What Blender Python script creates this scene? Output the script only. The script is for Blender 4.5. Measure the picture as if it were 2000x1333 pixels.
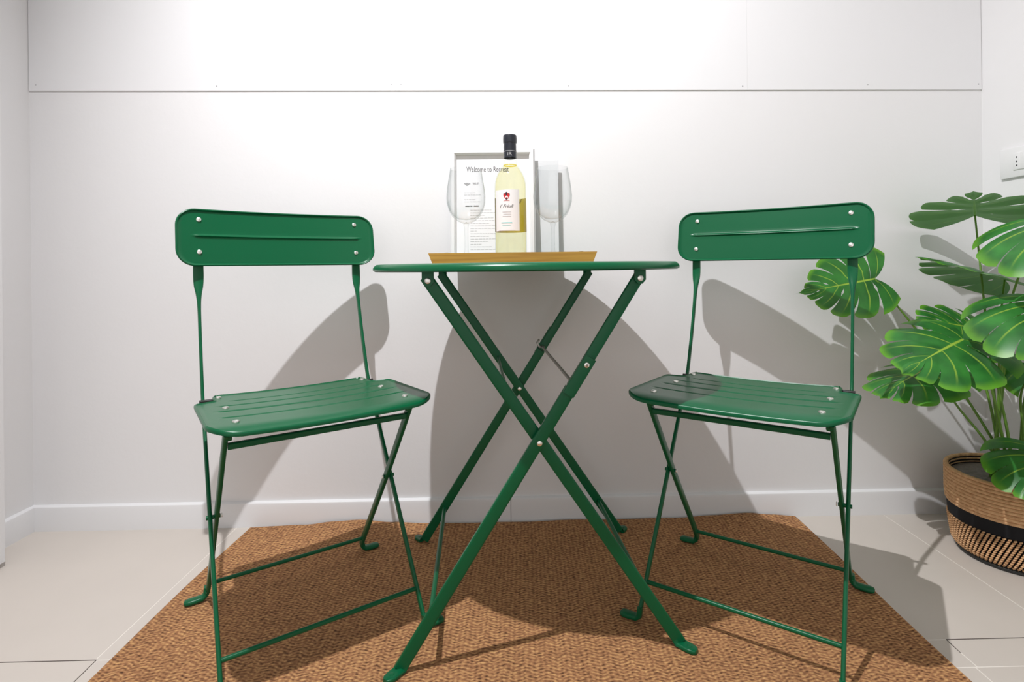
import bpy, bmesh, math, random
from mathutils import Vector, Matrix
random.seed(7)
for o in list(bpy.data.objects):
    bpy.data.objects.remove(o, do_unlink=True)
SC = bpy.context.scene
COL = SC.collection
PI = math.pi

# ------------------------------------------------------------------ camera
CAM_H = 0.715
F_PX, CX, CY, ROLL, PITCH = 1056.4, 1024.9, 521.0, 0.01147, 0.00102
cam = bpy.data.cameras.new('camera')
cam.sensor_fit = 'HORIZONTAL'; cam.sensor_width = 36.0
cam.lens = F_PX * 36.0 / 2000.0
cam.shift_x = -(CX - 1000.0) / 2000.0
cam.shift_y = (CY - 666.5) / 2000.0
cam.clip_start = 0.02
camo = bpy.data.objects.new('camera', cam); COL.objects.link(camo)
cp, sp, cr, sr = math.cos(PITCH), math.sin(PITCH), math.cos(ROLL), math.sin(ROLL)
fwd = Vector((0, cp, sp)); up0 = Vector((0, -sp, cp)); rt0 = Vector((1, 0, 0))
rt = rt0 * cr - up0 * sr; up = rt0 * sr + up0 * cr
M = Matrix((( rt.x, up.x, -fwd.x, 0), (rt.y, up.y, -fwd.y, 0), (rt.z, up.z, -fwd.z, CAM_H), (0, 0, 0, 1)))
camo.matrix_world = M
SC.camera = camo

# ------------------------------------------------------------------ world, light, exposure
w = bpy.data.worlds.new('room_daylight'); SC.world = w; w.use_nodes = True
bg = w.node_tree.nodes['Background']
bg.inputs[0].default_value = (1.0, 0.975, 0.96, 1); bg.inputs[1].default_value = 1.02
LAMP = Vector((-0.452, 0.471, 2.433))
LAMP_AIM = LAMP + Vector((0.56, 0.85, -1.75))
sl = bpy.data.lights.new('downlight_beam', 'SPOT')
sl.energy = 186; sl.color = (0.985, 0.98, 1.0); sl.shadow_soft_size = 0.013
sl.spot_size = math.radians(118); sl.spot_blend = 1.0
slo = bpy.data.objects.new('downlight_beam', sl); COL.objects.link(slo)
slo.location = LAMP
slo.rotation_euler = (LAMP_AIM - LAMP).to_track_quat('-Z', 'Y').to_euler()
SC.view_settings.view_transform = 'Standard'; SC.view_settings.look = 'None'
SC.view_settings.gamma = 1.0; SC.view_settings.use_curve_mapping = False
SC.view_settings.exposure = 0.0

# ------------------------------------------------------------------ materials
def nt(name):
    m = bpy.data.materials.new(name); m.use_nodes = True
    return m, m.node_tree.nodes, m.node_tree.links, m.node_tree.nodes['Principled BSDF']
def lin(r, g, b):
    f = lambda c: (c/255/12.92) if c/255 <= 0.04045 else ((c/255+0.055)/1.055)**2.4
    return (f(r), f(g), f(b), 1)
def simple(name, col, rough=0.5, metal=0.0, spec=0.5, noise=None, bump=None, trans=0.0):
    m, N, L, P = nt(name)
    P.inputs['Base Color'].default_value = col; P.inputs['Roughness'].default_value = rough
    P.inputs['Metallic'].default_value = metal; P.inputs['Specular IOR Level'].default_value = spec
    tc = N.new('ShaderNodeTexCoord')
    if noise:
        sc_, amt = noise
        n = N.new('ShaderNodeTexNoise'); n.inputs['Scale'].default_value = sc_; n.inputs['Detail'].default_value = 4
        L.new(tc.outputs['Object'], n.inputs['Vector'])
        mr = N.new('ShaderNodeMapRange'); mr.inputs[3].default_value = 1-amt; mr.inputs[4].default_value = 1+amt
        L.new(n.outputs['Fac'], mr.inputs[0])
        mx = N.new('ShaderNodeVectorMath'); mx.operation = 'SCALE'; mx.inputs[0].default_value = col[:3]
        L.new(mr.outputs[0], mx.inputs['Scale']); L.new(mx.outputs[0], P.inputs['Base Color'])
    if bump:
        sc_, st, dist = bump
        n2 = N.new('ShaderNodeTexNoise'); n2.inputs['Scale'].default_value = sc_; n2.inputs['Detail'].default_value = 3
        L.new(tc.outputs['Object'], n2.inputs['Vector'])
        b = N.new('ShaderNodeBump'); b.inputs['Strength'].default_value = st; b.inputs['Distance'].default_value = dist
        L.new(n2.outputs['Fac'], b.inputs['Height']); L.new(b.outputs[0], P.inputs['Normal'])
    return m
MAT = {}
MAT['wall'] = simple('white_wall_paint', (0.80, 0.795, 0.80, 1), 0.75, spec=0.3, noise=(3.0, 0.015), bump=(90, 0.12, 0.002))
MAT['panel'] = simple('white_board_paint', (0.80, 0.80, 0.81, 1), 0.6, spec=0.35, noise=(2.0, 0.01))
MAT['base'] = simple('white_skirting_gloss', (0.79, 0.79, 0.80, 1), 0.35, spec=0.4)
MAT['tile'] = simple('cream_floor_tile', (0.625, 0.570, 0.515, 1), 0.38, spec=0.45, noise=(5.0, 0.05))
MAT['grout'] = simple('pale_grout', (0.84, 0.79, 0.73, 1), 0.9)
MAT['gap'] = simple('dark_joint', (0.09, 0.07, 0.06, 1), 0.9)
MAT['green'] = simple('green_powder_coat', (0.001, 0.108, 0.039, 1), 0.30, spec=0.32, bump=(900, 0.08, 0.0006))
MAT['alu'] = simple('bright_rivet_metal', (0.85, 0.84, 0.80, 1), 0.3, metal=1.0)
MAT['steel'] = simple('dull_steel', (0.35, 0.33, 0.30, 1), 0.35, metal=1.0)
MAT['dark'] = simple('black_bolt', (0.012, 0.014, 0.013, 1), 0.5)
MAT['plastic'] = simple('white_socket_plastic', (0.80, 0.80, 0.80, 1), 0.3)
MAT['frame'] = simple('white_frame_lacquer', (0.80, 0.80, 0.81, 1), 0.35)
MAT['paper'] = simple('white_paper', (0.84, 0.84, 0.86, 1), 0.8)
MAT['ink'] = simple('grey_ink', (0.06, 0.06, 0.065, 1), 0.8)
MAT['ink_light'] = simple('pale_grey_ink', (0.45, 0.45, 0.46, 1), 0.8)
MAT['red'] = simple('red_ink', (0.60, 0.02, 0.025, 1), 0.7)
MAT['black_ink'] = simple('black_ink', (0.03, 0.015, 0.03, 1), 0.7)
MAT['teal'] = simple('pale_teal_ink', (0.30, 0.66, 0.66, 1), 0.7)
MAT['foil'] = simple('blue_black_foil', (0.018, 0.021, 0.03, 1), 0.32)
MAT['label_wine_tint'] = simple('paper_painted_wine_tint', (0.66, 0.54, 0.12, 1), 0.7)  # label paper; yellow of light through the wine is put into its colour
MAT['band'] = simple('black_ribbon', (0.012, 0.012, 0.014, 1), 0.75, spec=0.2)
MAT['soil'] = simple('grey_brown_liner', (0.17, 0.145, 0.125, 1), 0.45, noise=(60, 0.6), bump=(80, 0.8, 0.01))
MAT['stem'] = simple('green_stem', (0.12, 0.26, 0.03, 1), 0.45, noise=(25, 0.35))

def rope_mat():
    m, N, L, P = nt('tan_rope')
    tc = N.new('ShaderNodeTexCoord')
    n = N.new('ShaderNodeTexNoise'); n.inputs['Scale'].default_value = 120; n.inputs['Detail'].default_value = 5
    L.new(tc.outputs['Object'], n.inputs['Vector'])
    r = N.new('ShaderNodeValToRGB'); r.color_ramp.elements[0].position = 0.3; r.color_ramp.elements[1].position = 0.75
    r.color_ramp.elements[0].color = (0.52, 0.29, 0.145, 1); r.color_ramp.elements[1].color = (0.84, 0.54, 0.30, 1)
    L.new(n.outputs['Fac'], r.inputs[0]); L.new(r.outputs[0], P.inputs['Base Color'])
    b = N.new('ShaderNodeBump'); b.inputs['Strength'].default_value = 0.5; b.inputs['Distance'].default_value = 0.002
    L.new(n.outputs['Fac'], b.inputs['Height']); L.new(b.outputs[0], P.inputs['Normal'])
    P.inputs['Roughness'].default_value = 0.9; P.inputs['Specular IOR Level'].default_value = 0.15
    return m
MAT['rope'] = rope_mat()

def bamboo_mat():
    m, N, L, P = nt('bamboo')
    tc = N.new('ShaderNodeTexCoord'); mp = N.new('ShaderNodeMapping')
    mp.inputs['Scale'].default_value = (6, 60, 160)
    L.new(tc.outputs['Object'], mp.inputs['Vector'])
    n = N.new('ShaderNodeTexNoise'); n.inputs['Scale'].default_value = 1.5; n.inputs['Detail'].default_value = 4
    L.new(mp.outputs[0], n.inputs['Vector'])
    r = N.new('ShaderNodeValToRGB')
    r.color_ramp.elements[0].position = 0.3; r.color_ramp.elements[1].position = 0.7
    r.color_ramp.elements[0].color = (0.45, 0.21, 0.030, 1); r.color_ramp.elements[1].color = (0.62, 0.33, 0.055, 1)
    L.new(n.outputs['Fac'], r.inputs[0]); L.new(r.outputs[0], P.inputs['Base Color'])
    P.inputs['Roughness'].default_value = 0.45
    return m
MAT['bamboo'] = bamboo_mat()

def rug_mat():
    m, N, L, P = nt('woven_sisal')
    tc = N.new('ShaderNodeTexCoord')
    dist = N.new('ShaderNodeTexNoise'); dist.inputs['Scale'].default_value = 55; dist.inputs['Detail'].default_value = 3
    L.new(tc.outputs['Object'], dist.inputs['Vector'])
    ad = N.new('ShaderNodeVectorMath'); ad.operation = 'MULTIPLY_ADD'
    ad.inputs[1].default_value = (0.013, 0.010, 0.0)
    L.new(dist.outputs['Color'], ad.inputs[0]); L.new(tc.outputs['Object'], ad.inputs[2])
    sx = N.new('ShaderNodeSeparateXYZ'); L.new(ad.outputs[0], sx.inputs[0])
    def mth(op, a, b=None, c=None):
        n = N.new('ShaderNodeMath'); n.operation = op
        for i, v in enumerate((a, b, c)):
            if v is None: continue
            if isinstance(v, (int, float)): n.inputs[i].default_value = v
            else: L.new(v, n.inputs[i])
        return n.outputs[0]
    y = mth('DIVIDE', sx.outputs['Y'], 0.0082)
    x = mth('DIVIDE', sx.outputs['X'], 0.0190)
    saw = mth('PINGPONG', x, 1.0)                       # herringbone: strokes slant alternately
    ph = mth('ADD', y, mth('MULTIPLY', saw, 1.15))
    st = mth('SINE', mth('MULTIPLY', ph, 2*PI))
    row = mth('SINE', mth('MULTIPLY', x, 4*PI))
    h = mth('ADD', mth('MULTIPLY', st, 0.55), mth('MULTIPLY', row, 0.30))
    n1 = N.new('ShaderNodeTexNoise'); n1.inputs['Scale'].default_value = 240; n1.inputs['Detail'].default_value = 4
    mp = N.new('ShaderNodeMapping'); mp.inputs['Scale'].default_value = (0.42, 1.25, 1)
    L.new(tc.outputs['Object'], mp.inputs['Vector']); L.new(mp.outputs[0], n1.inputs['Vector'])
    hh = mth('ADD', mth('MULTIPLY', h, 0.20), mth('MULTIPLY', n1.outputs['Fac'], 1.05))
    r = N.new('ShaderNodeValToRGB')
    e = r.color_ramp.elements
    e[0].position = 0.20; e[0].color = (0.085, 0.036, 0.016, 1)
    e[1].position = 0.85; e[1].color = (0.68, 0.385, 0.15, 1)
    k = e.new(0.5); k.color = (0.36, 0.165, 0.070, 1)
    L.new(hh, r.inputs[0])
    big = N.new('ShaderNodeTexNoise'); big.inputs['Scale'].default_value = 9; big.inputs['Detail'].default_value = 3
    L.new(tc.outputs['Object'], big.inputs['Vector'])
    hs = N.new('ShaderNodeHueSaturation'); hs.inputs['Saturation'].default_value = 0.97
    mr = N.new('ShaderNodeMapRange'); mr.inputs[3].default_value = 0.85; mr.inputs[4].default_value = 1.15
    L.new(big.outputs['Fac'], mr.inputs[0]); L.new(mr.outputs[0], hs.inputs['Value'])
    L.new(r.outputs[0], hs.inputs['Color']); L.new(hs.outputs[0], P.inputs['Base Color'])
    b = N.new('ShaderNodeBump'); b.inputs['Strength'].default_value = 0.9; b.inputs['Distance'].default_value = 0.003
    L.new(hh, b.inputs['Height']); L.new(b.outputs[0], P.inputs['Normal'])
    P.inputs['Roughness'].default_value = 0.85; P.inputs['Specular IOR Level'].default_value = 0.2
    return m
MAT['rug'] = rug_mat()

def clear_mat(name, tint, gloss_ior=1.45, edge=None):
    m, N, L, P = nt(name); N.remove(P)
    out = N['Material Output']
    t = N.new('ShaderNodeBsdfTransparent'); g = N.new('ShaderNodeBsdfGlossy'); g.inputs['Roughness'].default_value = 0.03
    if edge:
        lw = N.new('ShaderNodeLayerWeight'); lw.inputs['Blend'].default_value = 0.25
        mx = N.new('ShaderNodeMix'); mx.data_type = 'RGBA'
        pw = N.new('ShaderNodeMath'); pw.operation = 'POWER'; pw.inputs[1].default_value = 2.0
        L.new(lw.outputs['Facing'], pw.inputs[0]); L.new(pw.outputs[0], mx.inputs[0])
        mx.inputs[6].default_value = tint; mx.inputs[7].default_value = edge
        L.new(mx.outputs[2], t.inputs[0])
    else:
        t.inputs[0].default_value = tint
    lf = N.new('ShaderNodeLayerWeight'); p4 = N.new('ShaderNodeMath'); p4.operation = 'POWER'; p4.inputs[1].default_value = 4.0
    L.new(lf.outputs['Facing'], p4.inputs[0])
    fr = N.new('ShaderNodeMath'); fr.operation = 'MULTIPLY_ADD'; fr.inputs[1].default_value = 0.55*(gloss_ior-1)/0.45; fr.inputs[2].default_value = 0.04*(gloss_ior-1)/0.45
    L.new(p4.outputs[0], fr.inputs[0])
    ms = N.new('ShaderNodeMixShader')
    L.new(fr.outputs[0], ms.inputs[0]); L.new(t.outputs[0], ms.inputs[1]); L.new(g.outputs[0], ms.inputs[2])
    L.new(ms.outputs[0], out.inputs['Surface'])
    return m
MAT['glass'] = clear_mat('clear_glass', (0.985, 0.99, 0.99, 1), 1.35, (0.62, 0.66, 0.66, 1))
MAT['bottle_glass'] = clear_mat('bottle_glass', (0.97, 0.985, 0.96, 1), 1.4, (0.80, 0.84, 0.72, 1))
MAT['wine'] = clear_mat('white_wine', (0.975, 0.96, 0.82, 1), 1.08, (0.93, 0.87, 0.52, 1))

MAT['wine_deep'] = clear_mat('deep_yellow_wine', (0.93, 0.85, 0.36, 1), 1.08)

def leaf_mat():
    m, N, L, P = nt('monstera_leaf')
    uv = N.new('ShaderNodeUVMap'); uv.uv_map = 'leaf'
    s = N.new('ShaderNodeSeparateXYZ'); L.new(uv.outputs[0], s.inputs[0])   # x = distance from midrib, y = across lobe
    def mth(op, a, b=None):
        n = N.new('ShaderNodeMath'); n.operation = op; n.use_clamp = False
        for i, v in enumerate((a, b)):
            if v is None: continue
            if isinstance(v, (int, float)): n.inputs[i].default_value = v
            else: L.new(v, n.inputs[i])
        return n.outputs[0]
    def band(val, lo, hi):
        n = N.new('ShaderNodeMapRange'); n.interpolation_type = 'SMOOTHSTEP'
        n.inputs[1].default_value = lo; n.inputs[2].default_value = hi
        n.inputs[3].default_value = 1; n.inputs[4].default_value = 0
        L.new(val, n.inputs[0]); return n.outputs[0]
    mid = band(s.outputs['X'], 0.012, 0.034)
    dv = mth('ABSOLUTE', mth('SUBTRACT', s.outputs['Y'], 0.5))
    lat = mth('MULTIPLY', band(dv, 0.018, 0.05), band(s.outputs['X'], 0.45, 0.95))
    vein = mth('MAXIMUM', mid, mth('MULTIPLY', lat, 0.75))
    tc = N.new('ShaderNodeTexCoord')
    n = N.new('ShaderNodeTexNoise'); n.inputs['Scale'].default_value = 18; n.inputs['Detail'].default_value = 4
    L.new(tc.outputs['Object'], n.inputs['Vector'])
    r = N.new('ShaderNodeValToRGB'); e = r.color_ramp.elements
    e[0].position = 0.3; e[0].color = (0.006, 0.072, 0.016, 1); e[1].position = 0.75; e[1].color = (0.045, 0.285, 0.042, 1)
    L.new(n.outputs['Fac'], r.inputs[0])
    rim = mth('SUBTRACT', 1.0, band(s.outputs['X'], 0.82, 1.0))
    m1 = N.new('ShaderNodeMix'); m1.data_type = 'RGBA'; m1.inputs[7].default_value = (0.20, 0.50, 0.022, 1)
    L.new(mth('MULTIPLY', rim, 0.6), m1.inputs[0]); L.new(r.outputs[0], m1.inputs[6])
    m2 = N.new('ShaderNodeMix'); m2.data_type = 'RGBA'; m2.inputs[7].default_value = (0.36, 0.55, 0.06, 1)
    L.new(vein, m2.inputs[0]); L.new(m1.outputs[2], m2.inputs[6])
    geo = N.new('ShaderNodeNewGeometry')
    m3 = N.new('ShaderNodeMix'); m3.data_type = 'RGBA'; m3.inputs[7].default_value = (0.085, 0.18, 0.115, 1)
    L.new(mth('MULTIPLY', geo.outputs['Backfacing'], 0.75), m3.inputs[0]); L.new(m2.outputs[2], m3.inputs[6])
    L.new(m3.outputs[2], P.inputs['Base Color'])
    P.inputs['Roughness'].default_value = 0.36; P.inputs['Specular IOR Level'].default_value = 0.5
    b = N.new('ShaderNodeBump'); b.inputs['Strength'].default_value = 0.35; b.inputs['Distance'].default_value = 0.0015; b.invert = True
    L.new(vein, b.inputs['Height']); L.new(b.outputs[0], P.inputs['Normal'])
    out = N['Material Output']
    tr = N.new('ShaderNodeBsdfTranslucent'); tr.inputs[0].default_value = (0.10, 0.34, 0.03, 1)
    ms = N.new('ShaderNodeMixShader'); ms.inputs[0].default_value = 0.22
    L.new(P.outputs[0], ms.inputs[1]); L.new(tr.outputs[0], ms.inputs[2]); L.new(ms.outputs[0], out.inputs['Surface'])
    return m
MAT['leaf'] = leaf_mat()

# ------------------------------------------------------------------ helpers
class MB:
    def __init__(self): self.v = []; self.f = []; self.uv = None
    def add(self, vs, fs):
        o = len(self.v); self.v += [tuple(p) for p in vs]; self.f += [tuple(i+o for i in q) for q in fs]
    def box(self, c, s, mat=None, bev=0.0):
        sx, sy, sz = (q/2 for q in s); c = Vector(c)
        if bev <= 0:
            P = [Vector((x, y, z)) for z in (-sz, sz) for y in (-sy, sy) for x in (-sx, sx)]
            F = [(0,2,3,1),(4,5,7,6),(0,1,5,4),(2,6,7,3),(0,4,6,2),(1,3,7,5)]
            P = [(mat @ p if mat else p) + c for p in P]
            self.add(P, F); return
        bm = bmesh.new(); bmesh.ops.create_cube(bm, size=1.0)
        bmesh.ops.scale(bm, vec=s, verts=bm.verts)
        bmesh.ops.bevel(bm, geom=list(bm.edges), offset=bev, segments=2, affect='EDGES', profile=0.5)
        P = [(mat @ v.co if mat else v.co) + c for v in bm.verts]
        bm.verts.index_update()
        self.add(P, [tuple(v.index for v in f.verts) for f in bm.faces]); bm.free()
    def sweep(self, secs, n=12, pw=2.0, cap=True):
        """secs: list of (centre, halfA vector, halfB vector); superellipse sections"""
        vs = []; fs = []
        for (c, a, b) in secs:
            for i in range(n):
                t = 2*PI*(i+0.5)/n; ct, st = math.cos(t), math.sin(t)
                x = math.copysign(abs(ct)**(2/pw), ct); y = math.copysign(abs(st)**(2/pw), st)
                vs.append(Vector(c) + Vector(a)*x + Vector(b)*y)
        for k in range(len(secs)-1):
            for i in range(n):
                j = (i+1) % n
                fs.append((k*n+i, k*n+j, (k+1)*n+j, (k+1)*n+i))
        if cap:
            fs.append(tuple(reversed(range(n)))); fs.append(tuple((len(secs)-1)*n+i for i in range(n)))
        self.add(vs, fs)
    def bar(self, p0, p1, wa, wb, hint=(0, 1, 0), n=8, pw=6):
        p0, p1 = Vector(p0), Vector(p1); t = (p1-p0).normalized()
        b = Vector(hint); b = (b - t*b.dot(t)).normalized(); a = t.cross(b)
        self.sweep([(p0, a*wa/2, b*wb/2), (p1, a*wa/2, b*wb/2)], n, pw)
    def tube(self, pts, r, n=10, taper=None):
        pts = [Vector(p) for p in pts]; secs = []
        prev = None
        for i, p in enumerate(pts):
            t = (pts[min(i+1, len(pts)-1)] - pts[max(i-1, 0)]).normalized()
            h = prev if prev is not None else (Vector((0, 0, 1)) if abs(t.z) < 0.9 else Vector((1, 0, 0)))
            a = (h - t*h.dot(t)).normalized(); prev = a; b = t.cross(a)
            rr = r if taper is None else r*(1+(taper-1)*i/(len(pts)-1))
            secs.append((p, a*rr, b*rr))
        self.sweep(secs, n, 2.0)
    def lathe(self, prof, n=48, c=(0, 0, 0), sx=1.0, sy=1.0, closed=False):
        vs = []; fs = []; c = Vector(c); m = len(prof)
        for (r, z) in prof:
            for i in range(n):
                t = 2*PI*i/n
                vs.append(c + Vector((r*sx*math.cos(t), r*sy*math.sin(t), z)))
        rng = m if closed else m-1
        for k in range(rng):
            k2 = (k+1) % m
            for i in range(n):
                j = (i+1) % n
                fs.append((k*n+i, k*n+j, k2*n+j, k2*n+i))
        if not closed:
            if prof[0][0] > 1e-6: pass
        self.add(vs, fs)
    def build(self, name, mat, parent=None, smooth=40, doubles=False, clean=True):
        me = bpy.data.meshes.new(name); me.from_pydata(self.v, [], self.f)
        if clean:
            bm = bmesh.new(); bm.from_mesh(me)
            bmesh.ops.remove_doubles(bm, verts=bm.verts, dist=1e-6)
            bmesh.ops.recalc_face_normals(bm, faces=bm.faces)
            bm.to_mesh(me); bm.free()
        me.materials.append(MAT[mat] if isinstance(mat, str) else mat)
        if smooth:
            me.shade_smooth(); me.set_sharp_from_angle(angle=math.radians(smooth))
        return link(name, me, parent)
def link(name, me, parent=None, loc=None, rot=None):
    o = bpy.data.objects.new(name, me); COL.objects.link(o)
    if parent is not None: o.parent = parent
    if loc is not None: o.location = loc
    if rot is not None: o.rotation_euler = rot
    return o
def thing(name, label, cat, loc=(0, 0, 0), rz=0.0, group=None):
    o = bpy.data.objects.new(name, None); COL.objects.link(o); o.empty_display_size = 0.05
    o.location = loc; o.rotation_euler = (0, 0, rz); o['label'] = label; o['category'] = cat
    if group: o['group'] = group
    return o
def structure(o, label, cat):
    o['kind'] = 'structure'; o['label'] = label; o['category'] = cat; return o
def catmull(pts, k=6):
    P = [Vector(p) for p in pts]; out = []
    for i in range(len(P)-1):
        p0 = P[max(i-1, 0)]; p1 = P[i]; p2 = P[i+1]; p3 = P[min(i+2, len(P)-1)]
        for j in range(k):
            t = j/k
            out.append(0.5*((2*p1)+(p2-p0)*t+(2*p0-5*p1+4*p2-p3)*t*t+(3*p1-p0-3*p2+p3)*t**3))
    out.append(P[-1]); return out
_cyl = {}
def rivet_mesh(r, h, matname):
    key = (r, h, matname)
    if key not in _cyl:
        mb = MB(); mb.lathe([(0, h), (r*0.55, h*0.93), (r*0.9, h*0.6), (r, 0.0), (r, -h*0.3), (0, -h*0.3)], 14)
        o = mb.build('rivet', matname); _cyl[key] = o.data
        bpy.data.objects.remove(o)
    return _cyl[key]
def rivet(parent, loc, normal, r=0.0045, h=0.002, mat='alu', name='rivet'):
    o = link(name, rivet_mesh(r, h, mat), parent, loc)
    o.rotation_euler = Vector(normal).to_track_quat('Z', 'Y').to_euler()
    return o

# ------------------------------------------------------------------ the room
WALL_D, YAW = 1.5285, math.radians(1.033)
CYW, SYW = math.cos(YAW), math.sin(YAW)
XL, XR, CEIL = -1.3725, 1.3165, 2.52
def R(a, b, z=0.0):                       # a along the back wall, b out from it, z up
    return Vector((a*CYW + b*SYW, WALL_D + a*SYW - b*CYW, z))
def rbox(mb, a0, a1, b0, b1, z0, z1):
    P = [R(a, b, z) for z in (z0, z1) for b in (b1, b0) for a in (a0, a1)]
    mb.add(P, [(0,2,3,1),(4,5,7,6),(0,1,5,4),(2,6,7,3),(0,4,6,2),(1,3,7,5)])
DEEP = 3.4
mb = MB(); rbox(mb, XL-0.1, XR+0.1, -0.1, 0, -0.05, CEIL); wall_back = structure(mb.build('wall_back', 'wall', smooth=0), 'white painted back wall behind the green bistro table', 'wall')
mb = MB(); rbox(mb, XL-0.1, XL, 0, DEEP, -0.05, CEIL); structure(mb.build('wall_left', 'wall', smooth=0), 'white painted wall meeting the back wall at left', 'wall')
mb = MB(); rbox(mb, XR, XR+0.1, 0, DEEP, -0.05, CEIL); wall_right = structure(mb.build('wall_right', 'wall', smooth=0), 'white painted wall behind the monstera plant at right', 'wall')
mb = MB(); rbox(mb, XL-0.1, XR+0.1, -0.1, DEEP, CEIL, CEIL+0.1); structure(mb.build('ceiling', 'wall', smooth=0), 'white ceiling above the table corner', 'ceiling')
# upper boards on the back wall, slightly out of level, with their screws
def panel(a0, a1, screws):
    def zb(a): return 1.2145 - 0.0042*a
    t = 0.0032; P = []
    for b in (0.0, t):
        P += [R(a0, b, zb(a0)), R(a1, b, zb(a1)), R(a1, b, CEIL-0.003), R(a0, b, CEIL-0.003)]
    m = MB(); m.add(P, [(3,2,1,0),(4,5,6,7),(0,1,5,4),(2,3,7,6),(1,2,6,5),(3,0,4,7)])
    p = m.build('panel', 'panel', wall_back, smooth=0)
    for a, dz in screws:
        rivet(p, R(a, t, zb(a)+dz), (SYW, -CYW, 0), 0.0022, 0.0006, 'ink_light', 'screw')
panel(XL+0.002, -0.35675, ((-1.352, 0.016), (-0.855, 0.012), (-0.368, 0.016)))
panel(-0.3565, 0.63885, ((-0.342, 0.016), (0.13, 0.012), (0.625, 0.010)))
panel(0.6391, XR-0.0015, ((0.985, 0.014), (1.306, 0.016)))
# skirting boards
def skirting(name, pts, label):
    """pts: two (a,b) pairs on the wall line; profile pushed out of the wall"""
    (a0, b0), (a1, b1) = pts
    d = (R(a1, b1) - R(a0, b0)).normalized(); n = Vector((d.y, -d.x, 0))
    prof = [(0, 0), (0.012, 0), (0.012, 0.060), (0.0105, 0.0655), (0.006, 0.0685), (0, 0.0690)]
    m = MB(); P = []
    for base in (R(a0, b0), R(a1, b1)):
        P += [base + n*o_ + Vector((0, 0, z)) for o_, z in prof]
    k = len(prof)
    F = [tuple(range(k)), tuple(reversed(range(k, 2*k)))] + [(i, (i+1) % k, k+(i+1) % k, k+i) for i in range(k)]
    m.add(P, F)
    return structure(m.build(name, 'base', smooth=30), label, 'skirting')
skirting('baseboard_back', ((XL, 0.0), (-0.0472, 0.0)), 'white skirting board of the back wall, length left of the joint')
skirting('baseboard_back', ((-0.0462, 0.0), (XR, 0.0)), 'white skirting board of the back wall, length right of the joint')
skirting('baseboard_left', ((XL, 0.185), (XL, 0.012)), 'short white skirting board on the left wall')
skirting('baseboard_right', ((XR, 0.012), (XR, DEEP)), 'white skirting board on the right wall behind the plant')
mb = MB(); rbox(mb, XL, XL+0.095, 0.187, 1.15, 0.012, 2.1)
structure(mb.build('trim_1', 'base', smooth=0), 'pale upright door casing at the left edge', 'door casing')
# floor: screed with grout, tiles as pieces
mb = MB(); rbox(mb, XL-0.1, XR+0.1, -0.1, DEEP, -0.10, -0.0003); floor = structure(mb.build('floor', 'grout', smooth=0), 'cream tiled floor with pale grout lines', 'floor')
G = 0.0009
def tile(a0, a1, b0, b1):
    m = MB(); c0, c1, d0, d1 = a0+G, a1-G, b0+G, b1-G; e = 0.0003
    P = [R(a, b, -0.010) for a, b in ((c0, d0), (c1, d0), (c1, d1), (c0, d1))]
    P += [R(a, b, -e*0.8) for a, b in ((c0, d0), (c1, d0), (c1, d1), (c0, d1))]
    P += [R(a, b, 0) for a, b in ((c0+e, d0+e), (c1-e, d0+e), (c1-e, d1-e), (c0+e, d1-e))]
    F = [(8, 9, 10, 11)] + [(i, (i+1) % 4, 4+(i+1) % 4, 4+i) for i in range(4)] + [(4+i, 4+(i+1) % 4, 8+(i+1) % 4, 8+i) for i in range(4)]
    m.add(P, F); m.build('tile', 'tile', floor, smooth=0)
for b0, b1, cuts in ((0.0, 0.5175, (XL, -0.8085, 0.1005, 1.0105, XR)), (0.5175, 0.588, (XL, -0.805, 0.78, XR)),
                     (0.588, 1.49, (XL, -0.8085, 0.1005, 0.776, XR)), (1.49, 2.39, (XL, -0.8085, 0.1005, 1.0105, XR)), (2.39, 3.39, (XL, -0.8085, 0.1005, 1.0105, XR))):
    for a0, a1 in zip(cuts, cuts[1:]): tile(a0, a1, b0, b1)
def joint(a0, b0, a1, b1):
    d = (R(a1, b1) - R(a0, b0)).normalized(); m = MB()
    m.bar(R(a0, b0, -0.0008), R(a1, b1, -0.0008), 0.0017, 0.0024, (0, 0, 1), 4, 6)
    m.build('joint', 'gap', floor, smooth=0)
joint(XL, 0.5175, -0.806, 0.5175); joint(-0.8065, 0.5175, -0.802, 0.66)
joint(0.781, 0.5175, XR, 0.5175); joint(0.781, 0.5175, 0.779, 0.553)

# ------------------------------------------------------------------ ceiling lamp
dl = thing('ceiling_downlight', 'small round white downlight recessed in the ceiling', 'lamp', (LAMP.x, LAMP.y, CEIL))
mb = MB(); mb.lathe([(0.030, -0.0005), (0.046, -0.0005), (0.046, -0.006), (0.040, -0.010), (0.030, -0.006)], 32, closed=True)
mb.build('bezel', 'plastic', dl)

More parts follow.
